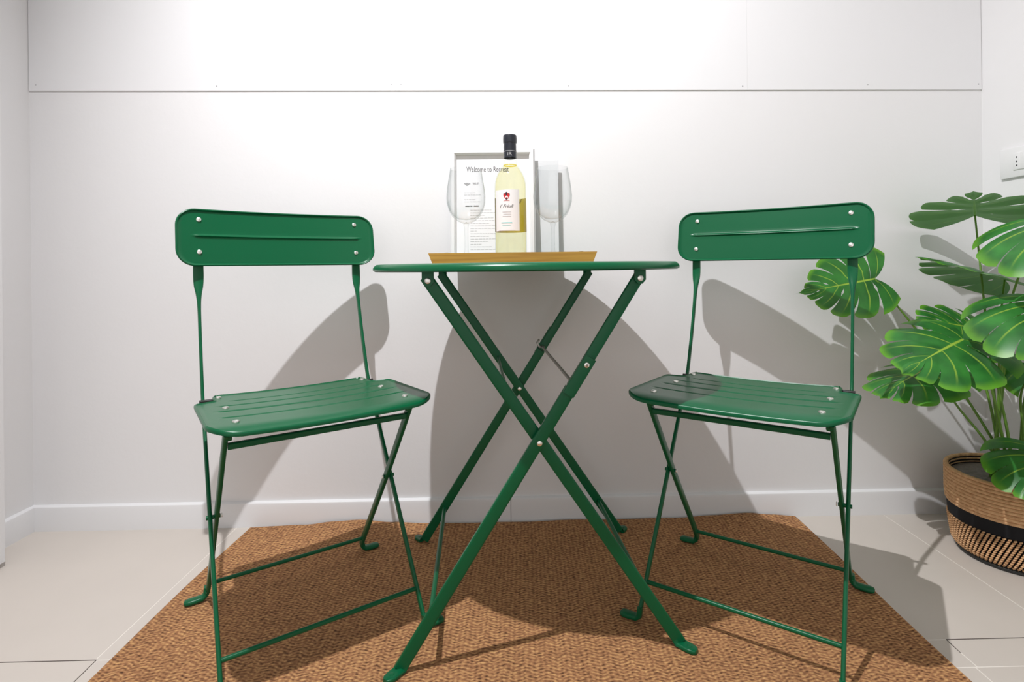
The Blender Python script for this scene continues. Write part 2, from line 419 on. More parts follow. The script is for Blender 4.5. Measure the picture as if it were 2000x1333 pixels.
# ------------------------------------------------------------------ rug
def rug():
    x0, x1 = -0.768, 0.750; yb0, yb1 = 1.494, 1.519; yf = -0.35
    hb = [(-0.77, 0.0), (-0.70, 0.001), (-0.62, 0.004), (-0.54, 0.012), (-0.46, 0.015), (-0.38, 0.008), (-0.28, 0.001), (-0.05, 0.001), (0.1, 0.003), (0.28, 0.003), (0.40, 0.004), (0.52, 0.008), (0.62, 0.014), (0.68, 0.008), (0.75, 0.002)]
    def hz(x):
        for (a, h0), (b, h1) in zip(hb, hb[1:]):
            if a <= x <= b:
                t = (x-a)/(b-a); t = t*t*(3-2*t); return h0+(h1-h0)*t
        return 0.0
    nx, ny = 110, 90; vs = []; fs = []
    for j in range(ny+1):
        v = (j/ny)**1.8                       # 0 at back edge
        for i in range(nx+1):
            u = i/nx; x = x0+(x1-x0)*u
            yb = yb0+(yb1-yb0)*u + 0.001*math.sin(u*23)
            y = yb+(yf-yb)*v
            dist = yb-y
            z = 0.0050 + hz(x)*math.exp(-(dist/0.085)**2) + 0.0007*math.sin(x*31+y*11)*math.exp(-dist/0.4)
            xx = x + 0.003*math.sin(y*9+u*2)*(1 if i in (0, nx) else 0.6)
            vs.append((xx, y, z))
    W = nx+1
    for j in range(ny):
        for i in range(nx): fs.append((j*W+i, (j+1)*W+i, (j+1)*W+i+1, j*W+i+1))
    n0 = len(vs); loop = [i for i in range(W)] + [j*W+nx for j in range(1, ny+1)] + [ny*W+i for i in range(nx-1, -1, -1)] + [j*W for j in range(ny-1, 0, -1)]
    for k in loop: vs.append((vs[k][0], vs[k][1], vs[k][2]-0.0046))
    m = len(loop)
    for k in range(m): fs.append((loop[k], loop[(k+1) % m], n0+(k+1) % m, n0+k))
    mb = MB(); mb.add(vs, fs)
    o = mb.build('sisal_rug', 'rug', smooth=50)
    o['label'] = 'brown woven sisal rug with wavy back edge under table and chairs'; o['category'] = 'rug'
rug()
RUGZ = 0.0050

# ------------------------------------------------------------------ folding chair
def boundary(nr, nc):
    return [i for i in range(nc)] + [j*nc+nc-1 for j in range(1, nr)] + [(nr-1)*nc+i for i in range(nc-2, -1, -1)] + [j*nc for j in range(nr-2, 0, -1)]
def add_skirt(vs, fs, loop, steps, down, plane):
    """roll the sheet edge: steps = (outward, down) offsets; plane = two axis indices of the sheet"""
    ia, ib = plane; m = len(loop)
    cx_ = sum(vs[k][ia] for k in loop)/m; cy_ = sum(vs[k][ib] for k in loop)/m
    area = sum(vs[loop[i]][ia]*vs[loop[(i+1) % m]][ib]-vs[loop[(i+1) % m]][ia]*vs[loop[i]][ib] for i in range(m))
    sg = 1 if area > 0 else -1
    nor = []
    for i in range(m):
        p, q = vs[loop[i-1]], vs[loop[(i+1) % m]]
        ta, tb = q[ia]-p[ia], q[ib]-p[ib]; l = math.hypot(ta, tb) or 1
        nor.append((sg*tb/l, -sg*ta/l))
    prev = list(loop)
    for (o_, d_) in steps:
        cur = []
        for i in range(m):
            v = list(vs[loop[i]]); v[ia] += nor[i][0]*o_; v[ib] += nor[i][1]*o_
            for q in range(3): v[q] += down[q]*d_
            cur.append(len(vs)); vs.append(tuple(v))
        for i in range(m): fs.append((prev[i], prev[(i+1) % m], cur[(i+1) % m], cur[i]))
        prev = cur
def seat_z(x, y):
    z = 0.4595 - 0.043*y - 0.0055*(1-min(1, (x/0.19)**2))
    if y < -0.160:
        d = -0.160-y; z -= 6.0*d*d
    return z
GROOVES = ((0.075, 0.128), (0.024, 0.156), (-0.034, 0.160), (-0.094, 0.160))
def seat_part(parent):
    YR, YF = 0.157, -0.192
    def hw(y):
        if y > 0.090:
            d = y-(YR-0.014)
            return 0.155 - (0.014-math.sqrt(max(0, 0.014**2-d*d)) if d > 0 else 0)
        if y > 0.062:
            t = (0.090-y)/0.028; t = t*t*(3-2*t); return 0.155+0.0375*t
        if y > 0.05: return 0.1925
        w_ = 0.1925 - 0.006*(0.05-y)/0.247*0.6
        d = (YF+0.045)-y
        if d > 0: w_ -= 0.045-math.sqrt(max(0, 0.045**2-d*d))
        return w_
    ys = set([YR - 0.014*(1-math.cos(a*PI/12)) for a in range(7)] + [0.09-0.028*t/6 for t in range(7)])
    ys |= set([YF+0.045*(1-math.sin(a*PI/20)) for a in range(11)])
    for gy, _ in GROOVES: ys |= set((gy-0.0045, gy-0.0022, gy, gy+0.0022, gy+0.0045))
    y = 0.11
    while y > -0.155: ys.add(round(y, 4)); y -= 0.013
    ys = sorted(ys, reverse=True); nc = 45
    vs = []; fs = []
    for y in ys:
        h = hw(y)
        for i in range(nc):
            x = h*(-1+2*i/(nc-1)); z = seat_z(x, y)
            for gy, gl in GROOVES:
                if abs(y-gy) < 0.003 and abs(x) < gl: z -= 0.0036*(1-abs(y-gy)/0.0045)
            vs.append((x, y, z))
    nr = len(ys)
    for j in range(nr-1):
        for i in range(nc-1): fs.append((j*nc+i, (j+1)*nc+i, (j+1)*nc+i+1, j*nc+i+1))
    add_skirt(vs, fs, boundary(nr, nc), ((0.0014, -0.0018), (0.0034, -0.0006), (0.0045, 0.0022), (0.0040, 0.0062), (0.0, 0.0074)), (0, 0, -1), (0, 1))
    m = MB(); m.add(vs, fs); seat = m.build('seat', 'green', parent, smooth=50)
    for (sx, sy) in ((0.1495, 0.128), (0.149, 0.0), (0.148, -0.138)):
        for s in (-1, 1): rivet(seat, (s*sx, sy, seat_z(sx, sy)+0.0003), (0, 0.04, 1), 0.0062, 0.0032)
    return seat
def back_y(x, z): return 0.247 + 0.19*(z-0.793) + 0.021*(1-(x/0.173)**2)
def backrest_part(parent):
    Z0, Z1, HW, RC = 0.7312, 0.8480, 0.2122, 0.032; ZR = 0.7935
    zs = set([Z0+RC*(1-math.cos(a*PI/20)) for a in range(11)] + [Z1-RC*(1-math.cos(a*PI/20)) for a in range(11)])
    zs |= set(ZR+d for d in (-0.005, -0.0035, -0.002, -0.0008, 0.0008, 0.002, 0.0035, 0.005))
    zs |= set((0.772, 0.780, 0.806))
    zs = sorted(zs); nc = 61; vs = []; fs = []
    for z in zs:
        d = max(0, Z0+RC-z, z-(Z1-RC)); h = HW-(RC-math.sqrt(max(0, RC*RC-d*d)))
        for i in range(nc):
            x = h*(-1+2*i/(nc-1)); y = back_y(x, z)
            if abs(x) < 0.1835: y -= 0.0042*math.exp(-((z-ZR)/0.0022)**2)
            vs.append((x, y, z))
    nr = len(zs)
    for j in range(nr-1):
        for i in range(nc-1): fs.append((j*nc+i, j*nc+i+1, (j+1)*nc+i+1, (j+1)*nc+i))
    add_skirt(vs, fs, boundary(nr, nc), ((0.0014, -0.0026), (0.0034, -0.0042), (0.0054, -0.0030), (0.0060, 0.0010), (0.0040, 0.0032), (0.0, 0.0030)), (0, 1, 0), (0, 2))
    m = MB(); m.add(vs, fs); b = m.build('backrest', 'green', parent, smooth=50)
    for z in (0.7565, 0.8295):
        for s in (-1, 1): rivet(b, (s*0.173, back_y(0.173, z)-0.0003, z), (0, -1, 0.19), 0.0055, 0.0028)
    return b
def post_part(parent, s):
    key = [(0.2625, 0.838, .0103, .0013), (0.2505, 0.765, .0103, .0013), (0.2490, 0.725, .0103, .0016), (0.2480, 0.700, .0103, .0024), (0.2450, 0.680, .0090, .0042),
           (0.2400, 0.660, .0055, .0064), (0.2310, 0.630, .0036, .0074), (0.2100, 0.565, .0033, .0075), (0.1850, 0.500, .0033, .0075), (0.1600, 0.443, .0034, .0075),
           (0.1200, 0.390, .0036, .0075), (0.0140, 0.2500, .0038, .0072), (-0.1250, 0.0665, .0038, .0070), (-0.1530, 0.0295, .0038, .0068), (-0.1575, 0.0180, .0040, .0070)]
    pts = catmull([Vector((0, k[0], k[1])) for k in key], 5); par = catmull([Vector((k[2], k[3], 0)) for k in key], 5)
    secs = []
    for i, p in enumerate(pts):
        t = (pts[min(i+1, len(pts)-1)]-pts[max(i-1, 0)]).normalized(); n = Vector((0, -t.z, t.y))
        secs.append((Vector((s*0.175, p.y, p.z)), Vector((par[i].x, 0, 0)), n*par[i].y))
    m = MB(); m.sweep(secs, 14, 2.6); o = m.build('back_post', 'green', parent, smooth=45)
    foot(o, s*0.175, -0.1580, s)
    return o
def foot(parent, x, y, s):
    pts = [(-0.0005, 0.031, .0045, .0075), (0.0, 0.021, .0050, .0078), (0.0015, 0.0135, .0056, .0085), (0.0070, 0.0092, .0058, .0096), (0.022, 0.0082, .0058, .0104), (0.032, 0.0082, .0058, .0104), (0.0385, 0.0080, .0050, .0085), (0.0410, 0.0078, .0025, .0045)]
    P = [Vector((x+s*a, y, z+RUGZ-0.0022)) for a, z, _, _ in pts]; secs = []
    for i, p in enumerate(P):
        t = (P[min(i+1, len(P)-1)]-P[max(i-1, 0)]).normalized(); n = Vector((-t.z, 0, t.x))
        secs.append((p, n*pts[i][2], Vector((0, pts[i][3], 0))))
    m = MB(); m.sweep(secs, 14, 2.6); m.build('foot', 'green', parent, smooth=50)
def make_chair(label, loc, rz):
    t = thing('folding_chair', label, 'chair', loc, rz, 'folding chairs beside the bistro table')
    seat_part(t); backrest_part(t)
    for s in (-1, 1):
        post_part(t, s)
        # rear leg: from under the seat front down to the back foot
        k = [(-0.128, 0.441), (-0.118, 0.428), (0.015, 0.2560), (0.184, 0.0480), (0.200, 0.0270), (0.203, 0.018)]
        pts = catmull([Vector((0, a, b)) for a, b in k], 5); secs = []
        for i, p in enumerate(pts):
            tt = (pts[min(i+1, len(pts)-1)]-pts[max(i-1, 0)]).normalized(); n = Vector((0, -tt.z, tt.y))
            fr = i/(len(pts)-1)
            xx = s*(0.1610+0.008*fr)
            secs.append((Vector((xx, p.y, p.z)), Vector((0.0042, 0, 0)), n*(0.0085-0.0015*fr)))
        m = MB(); m.sweep(secs, 12, 4.5); leg = m.build('rear_leg', 'green', t, smooth=45)
        foot(leg, s*0.170, 0.2035, s)
        # pivot pin between post and rear leg, hinge bolt and bracket behind the seat
        m = MB(); m.bar((s*0.158, 0.016, 0.2540), (s*0.1815, 0.016, 0.2540), 0.0075, 0.0075, (0, 0, 1), 12, 2); m.build('pivot_pin', 'green', t)
        rivet(t, (s*0.1558, 0.016, 0.2540), (-s, 0, 0), 0.0042, 0.0012, 'alu')
        m = MB(); m.bar((s*0.150, 0.150, 0.4435), (s*0.182, 0.150, 0.4435), 0.0075, 0.0075, (0, 0, 1), 10, 2); m.build('hinge_bolt', 'dark', t)
        m = MB(); m.box((s*0.1515, 0.146, 0.4435), (0.004, 0.024, 0.020), bev=0.0015); m.build('hinge_bracket', 'green', t)
        m = MB(); m.box((s*0.1585, -0.124, 0.4395), (0.012, 0.020, 0.017), bev=0.003); m.build('leg_bracket', 'green', t)
    m = MB(); m.bar((-0.158, -0.1160, 0.4185), (0.158, -0.1160, 0.4185), 0.0105, 0.0110, (0, 0, 1), 8, 5); m.build('seat_crossbar', 'green', t)
    m = MB(); m.tube([(-0.166, 0.1850, 0.0475), (0.166, 0.1850, 0.0475)], 0.0043, 12); m.build('rear_stretcher', 'green', t)
    m = MB(); m.tube([(-0.174, -0.1235, 0.0685), (0.174, -0.1235, 0.0685)], 0.0043, 12); m.build('front_stretcher', 'green', t)
    return t
make_chair('green metal folding chair standing left of the table, nearer the bare corner', (-0.4396, 1.0962, 0), 0.6054)
make_chair('green metal folding chair standing right of the table, next to the monstera', (0.4550, 1.1122, 0), -0.5962)

# ------------------------------------------------------------------ bistro table
TX, TY, TR = 0.0030, 1.1990, 0.0911
TOPZ = 0.7225
def make_table():
    t = thing('bistro_table', 'round green metal folding bistro table with crossed legs', 'table', (TX, TY, 0), TR)
    r = 0.3272
    prof = [(0.0, TOPZ), (0.300, TOPZ), (0.312, TOPZ+0.0008), (0.320, TOPZ+0.0004), (0.3246, TOPZ-0.0030), (r, TOPZ-0.0075), (0.3270, TOPZ-0.0120), (0.3225, TOPZ-0.0145), (0.3180, TOPZ-0.0125), (0.3165, TOPZ-0.0030), (0.0, TOPZ-0.0030)]
    m = MB(); m.lathe(prof, 128); m.build('tabletop', 'green', t, smooth=35)
    A0, A1 = Vector((-0.1965, 0, 0.6931)), Vector((0.2600, 0, 0.0125))
    B0, B1 = Vector((0.1858, 0, 0.6952)), Vector((-0.2516, 0, 0.0120))
    for sy in (-1, 1):
        yA, yB = sy*0.2135, sy*0.2260
        for (P0, P1, yy, nm) in ((A0, A1, yA, 'inner_leg'), (B0, B1, yB, 'outer_leg')):
            d = (P1-P0).normalized(); off = Vector((0, yy, 0))
            if nm == 'inner_leg':
                m = MB(); m.bar(P0+off-d*0.008, P1+off, 0.0220, 0.0085, (0, 1, 0), 12, 7); leg = m.build(nm, 'green', t, smooth=40)
            else:
                q = P0+d*0.235
                m = MB(); m.bar(P0+off-d*0.008, q+off, 0.0205, 0.0080, (0, 1, 0), 12, 7); m.build('upper_leg', 'green', t, smooth=40)
                yo = Vector((0, yy+sy*0.0075, 0)); q2 = P0+d*0.172
                m = MB(); m.bar(q2+yo, P0+d*0.250+yo, 0.0225, 0.0070, (0, 1, 0), 12, 7); m.build('leg_splice', 'green', t, smooth=40)
                m = MB(); m.bar(P0+d*0.238+off, P1+off, 0.0225, 0.0085, (0, 1, 0), 12, 7); leg = m.build(nm, 'green', t, smooth=40)
                for dd in (0.187,):
                    rivet(t, P0+d*dd+Vector((0, yy+sy*0.0112, 0)), (0, sy, 0), 0.0052, 0.0020)
                    rivet(t, P0+d*dd+Vector((0, yy+sy*0.0130, 0)), (0, sy, 0), 0.0024, 0.0014, 'steel')
            # flat foot bent outward
            sgn = 1 if P1.x > 0 else -1
            ud = Vector((sgn*0.66, sy*0.75, 0)).normalized(); wn = Vector((ud.y, -ud.x, 0))
            ip = Vector((-d.z, 0, d.x))                       # in-plane normal of the leg
            if ip.dot(wn) < 0: ip = -ip
            end = P1+off
            secs = [(end-d*0.012, ip*0.0112, Vector((0, -sy, 0))*0.0042), (end-d*0.002, ip.lerp(wn, 0.35).normalized()*0.0112, Vector((0, -sy*0.8, 0.45)).normalized()*0.0042)]
            secs += [(Vector((end.x, end.y, 0.0098))+ud*0.006, wn*0.0113, Vector((0, 0, 0.0042))), (Vector((end.x, end.y, 0.0094))+ud*0.020, wn*0.0113, Vector((0, 0, 0.0042))),
                     (Vector((end.x, end.y, 0.0093))+ud*0.029, wn*0.0095, Vector((0, 0, 0.0042))), (Vector((end.x, end.y, 0.0092))+ud*0.0335, wn*0.0050, Vector((0, 0, 0.0038)))]
            m = MB(); m.sweep(secs, 14, 5); ft = m.build('foot', 'green', leg, smooth=40)
            rivet(ft, Vector((end.x, end.y, 0.0134))+ud*0.019, (0, 0, 1), 0.0050, 0.0012, 'green')
            # bracket under the top and pivot
            bw = MB(); bx_ = P0.x
            yb = yy + sy*0.0075
            P = []
            out = [(-0.0105, TOPZ-0.004), (0.0105, TOPZ-0.004), (0.0105, 0.690), (0.004, 0.6825), (-0.004, 0.6825), (-0.0105, 0.690)]
            for dy in (-0.002, 0.002): P += [(bx_+x, yb+dy, z) for x, z in out]
            k = len(out)
            bw.add(P, [tuple(reversed(range(k))), tuple(range(k, 2*k))] + [(i, (i+1) % k, k+(i+1) % k, k+i) for i in range(k)])
            bw.build('bracket', 'green', t, smooth=30)
            rivet(t, (bx_, yb+sy*0.0022, 0.6925), (0, sy, 0), 0.0058, 0.0022)
        rivet(t, Vector((-0.001, sy*0.2305, 0.3985)), (0, sy, 0), 0.0052, 0.0024)
        rivet(t, Vector((-0.001, sy*0.2085, 0.3985)), (0, -sy, 0), 0.0052, 0.0024)
    # cross rods
    m = MB(); m.tube([(0.0600, 0.226, 0.5060), (0.0600, -0.226, 0.5060)], 0.0033, 10); m.build('lock_rod', 'steel', t)
    m = MB(); m.tube([(0.066, 0.208, 0.506), (0.052, 0.206, 0.507), (0.046, 0.208, 0.517), (0.052, 0.210, 0.526)], 0.003, 8); m.build('lock_hook', 'steel', t)
    m = MB(); m.tube([(-0.0560, 0.2135, 0.4830), (-0.0560, -0.2135, 0.4830)], 0.0033, 10); m.build('cross_rod', 'green', t)
    m = MB(); m.tube([(-0.1985, 0.226, 0.0930), (-0.1985, -0.226, 0.0930)], 0.0050, 12); m.build('stretcher', 'green', t)
    m = MB(); m.tube([(0.2040, 0.2135, 0.0960), (0.2040, -0.2135, 0.0960)], 0.0050, 12); m.build('stretcher', 'green', t)
make_table()

# ------------------------------------------------------------------ tray and what stands on it
TRX, TRY0, TRY1 = -0.0225, 1.020, 1.335
def make_tray():
    t = thing('serving_tray', 'bamboo serving tray with flared sides on the green tabletop', 'tray', (TRX, (TRY0+TRY1)/2, TOPZ+0.0012), 0.0)
    hb, ht, H_, th = 0.1520, 0.1595, 0.0195, 0.006
    db, dt = 0.1575, 0.1575
    m = MB(); m.box((0, 0, 0.003), (2*hb-0.002, 2*db-0.002, 0.006), bev=0.001); m.build('base', 'bamboo', t)
    def side(p):  # p: 4 outer-bottom/outer-top pairs
        pass
    for s in (-1, 1):
        m = MB(); P = []
        for (h, d, z) in ((hb, db, 0.0), (ht, dt, H_)):
            P += [(-h, s*d, z), (h, s*d, z), (h-th, s*(d-th), z), (-(h-th), s*(d-th), z)]
        m.add(P, [(0,1,2,3),(4,5,6,7),(0,1,5,4),(2,3,7,6),(1,2,6,5),(3,0,4,7)]); m.build('side', 'bamboo', t, smooth=0)
        m = MB(); P = []
        for (h, d, z) in ((hb, db, 0.0), (ht, dt, H_)):
            P += [(s*h, -d, z), (s*h, d, z), (s*(h-th), d-th, z), (s*(h-th), -(d-th), z)]
        m.add(P, [(0,1,2,3),(4,5,6,7),(0,1,5,4),(2,3,7,6),(1,2,6,5),(3,0,4,7)]); m.build('side', 'bamboo', t, smooth=0)
        m = MB(); xh = s*(ht-0.008)
        m.tube(catmull([(xh, -0.045, 0.010), (xh-s*0.003, -0.042, 0.020), (xh-s*0.008, -0.030, 0.0228), (xh-s*0.009, 0.0, 0.0232), (xh-s*0.008, 0.030, 0.0228), (xh-s*0.003, 0.042, 0.020), (xh, 0.045, 0.010)], 5), 0.0014, 8)
        m.build('handle', 'steel', t)
    return TOPZ+0.0012+0.006
TRAYZ = make_tray()

def make_glass(px, py, label):
    t = thing('wine_glass', label, 'glass', (px, py, TRAYZ), 0, 'wine glasses on the tray')
    # foot and stem
    m = MB(); m.lathe([(0, 0.0003), (0.0330, 0.0003), (0.0335, 0.0012), (0.030, 0.0022), (0.012, 0.0045), (0.0055, 0.009), (0.0040, 0.020), (0.0036, 0.045), (0.0038, 0.066), (0.0060, 0.0755), (0.0, 0.0800)], 40)
    m.build('stem', 'glass', t, smooth=60)
    outer = [(0.0, 0.0760), (0.0075, 0.0770), (0.0180, 0.0815), (0.0280, 0.0905), (0.0352, 0.1030), (0.0393, 0.1180), (0.0400, 0.1310), (0.0385, 0.1480), (0.0358, 0.1660), (0.0325, 0.1850), (0.0318, 0.1893)]
    inner = [(0.0312, 0.1893), (0.0319, 0.1848), (0.0352, 0.1658), (0.0378, 0.1480), (0.0392, 0.1310), (0.0384, 0.1184), (0.0341, 0.1042), (0.0265, 0.0925), (0.0160, 0.0855), (0.0, 0.0835)]
    m = MB(); m.lathe(outer+inner, 56); m.build('bowl', 'glass', t, smooth=60)
make_glass(-0.1195, 1.115, 'empty wine glass left of the bottle, in front of the framed notice')
make_glass(0.0590, 1.115, 'empty wine glass right of the bottle, in front of the small card')

def text_mesh(s, size, mat, parent, name, mtx, width=None, shear=0.0, extrude=0.0):
    c = bpy.data.curves.new(name, 'FONT'); c.body = s; c.size = size; c.align_x = 'LEFT'; c.shear = shear; c.extrude = extrude
    c.resolution_u = 3
    o = bpy.data.objects.new('tmp', c); COL.objects.link(o)
    dg = bpy.context.evaluated_depsgraph_get(); dg.update()
    me = bpy.data.meshes.new_from_object(o.evaluated_get(dg)); bpy.data.objects.remove(o); bpy.data.curves.remove(c)
    xs = [v.co.x for v in me.vertices]; x0, x1 = min(xs), max(xs)
    k = (width/(x1-x0)) if width else 1.0
    for v in me.vertices: v.co = mtx(Vector(((v.co.x-x0)*k, v.co.y, v.co.z)))
    me.materials.clear(); me.materials.append(MAT[mat]); me.name = name
    return link(name, me, parent)

def make_bottle():
    bx, by = -0.0318, 1.277
    t = thing('wine_bottle', 'clear bottle of white wine with dark foil neck and crest label', 'bottle', (bx, by, TRAYZ))
    Rb = 0.0372; Hn = 0.2985
    prof = [(0.0, 0.0006), (0.030, 0.0006), (0.0355, 0.003), (Rb, 0.008), (Rb, 0.1740), (0.0366, 0.184), (0.0345, 0.1945), (0.0300, 0.2060), (0.0235, 0.2165), (0.0178, 0.2245), (0.0154, 0.2320), (0.0147, 0.2420), (0.0142, 0.2700), (0.0140, 0.2850)]
    m = MB(); m.lathe(prof, 64); m.build('glass_body', 'bottle_glass', t, smooth=60)
    wp = [(0.0, 0.004), (0.029, 0.004), (0.0335, 0.006), (Rb-0.0018, 0.010), (Rb-0.0018, 0.1735), (0.0347, 0.1835), (0.0326, 0.1936), (0.0283, 0.2046), (0.0220, 0.2148), (0.0163, 0.2226), (0.0150, 0.2262), (0.0, 0.2262)]
    m = MB(); m.lathe(wp, 64); m.build('wine', 'wine', t, smooth=60)
    m = MB(); m.lathe([(0.0150, 0.2245), (0.0156, 0.2250), (0.0153, 0.2268), (0.0138, 0.2272), (0.0136, 0.2255)], 40, closed=True); m.build('wine_surface', 'wine_deep', t, smooth=60)
    fo = [(0.0146, 0.2425), (0.0152, 0.2430), (0.0149, 0.2700), (0.0146, 0.2780), (0.0160, 0.2790), (0.0163, 0.2860), (0.0160, 0.2935), (0.0152, 0.2965), (0.0, 0.2968)]
    m = MB(); m.lathe(fo, 48); cap = m.build('foil_capsule', 'foil', t, smooth=40)
    m = MB(); m.lathe([(0.01535, 0.2570), (0.01538, 0.2574), (0.01538, 0.2578), (0.01535, 0.2582)], 48); m.build('foil_line', 'ink_light', cap)
    def onfoil(ang0):
        return lambda p: Vector((0.0155*math.sin(ang0+p.x/0.0155), -0.0155*math.cos(ang0+p.x/0.0155), 0.2468+p.y))
    text_mesh('IR', 0.0110, 'ink_light', cap, 'monogram', onfoil(-0.42), 0.0125)
    # labels: front label turned a little to the left
    RL = Rb+0.0004; A0 = -14*PI/180
    def sheet(name, a0, a1, z0, z1, rad, mat, par, n=28):
        m = MB(); P = []; F = []
        for i in range(n+1):
            a = a0+(a1-a0)*i/n
            for z in (z0, z1): P.append((rad*math.sin(a), -rad*math.cos(a), z))
        for i in range(n): F.append((2*i, 2*i+2, 2*i+3, 2*i+1))
        m.add(P, F); return m.build(name, mat, par, smooth=60, clean=False)
    lb = sheet('front_label', A0-0.84, A0+0.84, 0.0690, 0.1640, RL, 'paper', t)
    sheet('back_label', PI-1.45, PI+1.45, 0.0690, 0.1500, RL, 'label_wine_tint', t)
    zb = 0.0690
    def onlab(x0, z0, off=0.0004):
        return lambda p: Vector(((RL+off)*math.sin(A0+(x0+p.x)/RL), -(RL+off)*math.cos(A0+(x0+p.x)/RL), z0+p.y))
    # crest: shield with lobes, chevron and ribbon
    def poly(name, pts, mat, off):
        f = onlab(0, 0, off); m = MB(); c = (sum(p[0] for p in pts)/len(pts), sum(p[1] for p in pts)/len(pts))
        m.add([f(Vector((c[0], c[1], 0)))]+[f(Vector((x, z, 0))) for x, z in pts], [(0, 1+i, 1+(i+1) % len(pts)) for i in range(len(pts))])
        m.build(name, mat, lb, smooth=0, clean=False)
    cz = 0.1490; cx_ = 0.001
    poly('crest', [(cx_+x*0.0078, cz+z*0.0090) for x, z in ((0, -0.95), (0.45, -0.65), (0.8, -0.2), (1.0, 0.25), (0.85, 0.7), (0.45, 0.75), (0.25, 0.95), (-0.25, 0.95), (-0.45, 0.75), (-0.85, 0.7), (-1.0, 0.25), (-0.8, -0.2), (-0.45, -0.65))], 'red', 0.0004)
    poly('crest_figure', [(cx_+x*0.0078, cz+z*0.0090) for x, z in ((-0.28, 0.3), (-0.3, 0.9), (0.0, 1.1), (0.3, 0.9), (0.28, 0.3), (0, 0.05))], 'black_ink', 0.0006)
    poly('crest_chevron', [(cx_+x*0.0078, cz+z*0.0090) for x, z in ((-0.55, -0.35), (0.0, 0.15), (0.55, -0.35), (0.35, -0.5), (0.0, -0.15), (-0.35, -0.5))], 'paper', 0.0006)
    poly('crest_point', [(cx_+x*0.0078, cz+z*0.0090) for x, z in ((-0.35, -0.72), (0.0, -1.0), (0.35, -0.72), (0, -0.6))], 'black_ink', 0.0006)
    poly('crest_mark', [(cx_+x*0.0078, cz+z*0.0090) for x, z in ((-0.95, 0.65), (-0.6, 0.72), (-0.62, 0.45), (-0.9, 0.4))], 'black_ink', 0.0006)
    poly('crest_mark', [(cx_+x*0.0078, cz+z*0.0090) for x, z in ((0.6, 0.72), (0.95, 0.65), (0.9, 0.4), (0.62, 0.45))], 'black_ink', 0.0006)
    poly('ribbon', [(cx_+x, cz-0.0108+z) for x, z in ((-0.007, 0.0), (0, 0.0010), (0.007, 0.0), (0.007, -0.0008), (0, 0.0002), (-0.007, -0.0008))], 'red', 0.0004)
    text_mesh("I' Friuli", 0.0105, 'ink', lb, 'script', onlab(-0.0165, 0.1225), 0.034, 0.45)
    for k, (x0, wd, z, mt) in enumerate(((-0.009, 0.020, 0.1120, 'ink_light'), (-0.007, 0.018, 0.1070, 'ink_light'), (-0.009, 0.020, 0.1020, 'ink_light'), (-0.0125, 0.026, 0.0868, 'teal'), (-0.010, 0.020, 0.0812, 'teal'), (-0.020, 0.040, 0.0705, 'ink_light'))):
        h = 0.0022 if mt == 'teal' and wd > 0.02 else 0.0008
        n = 8; f = onlab(x0, z, 0.0004); m = MB(); P = []; F = []
        for i in range(n+1): P += [f(Vector((wd*i/n, 0, 0))), f(Vector((wd*i/n, h, 0)))]
        for i in range(n): F.append((2*i, 2*i+2, 2*i+3, 2*i+1))
        m.add(P, F); m.build('print_line', mt, lb, smooth=0, clean=False)
make_bottle()

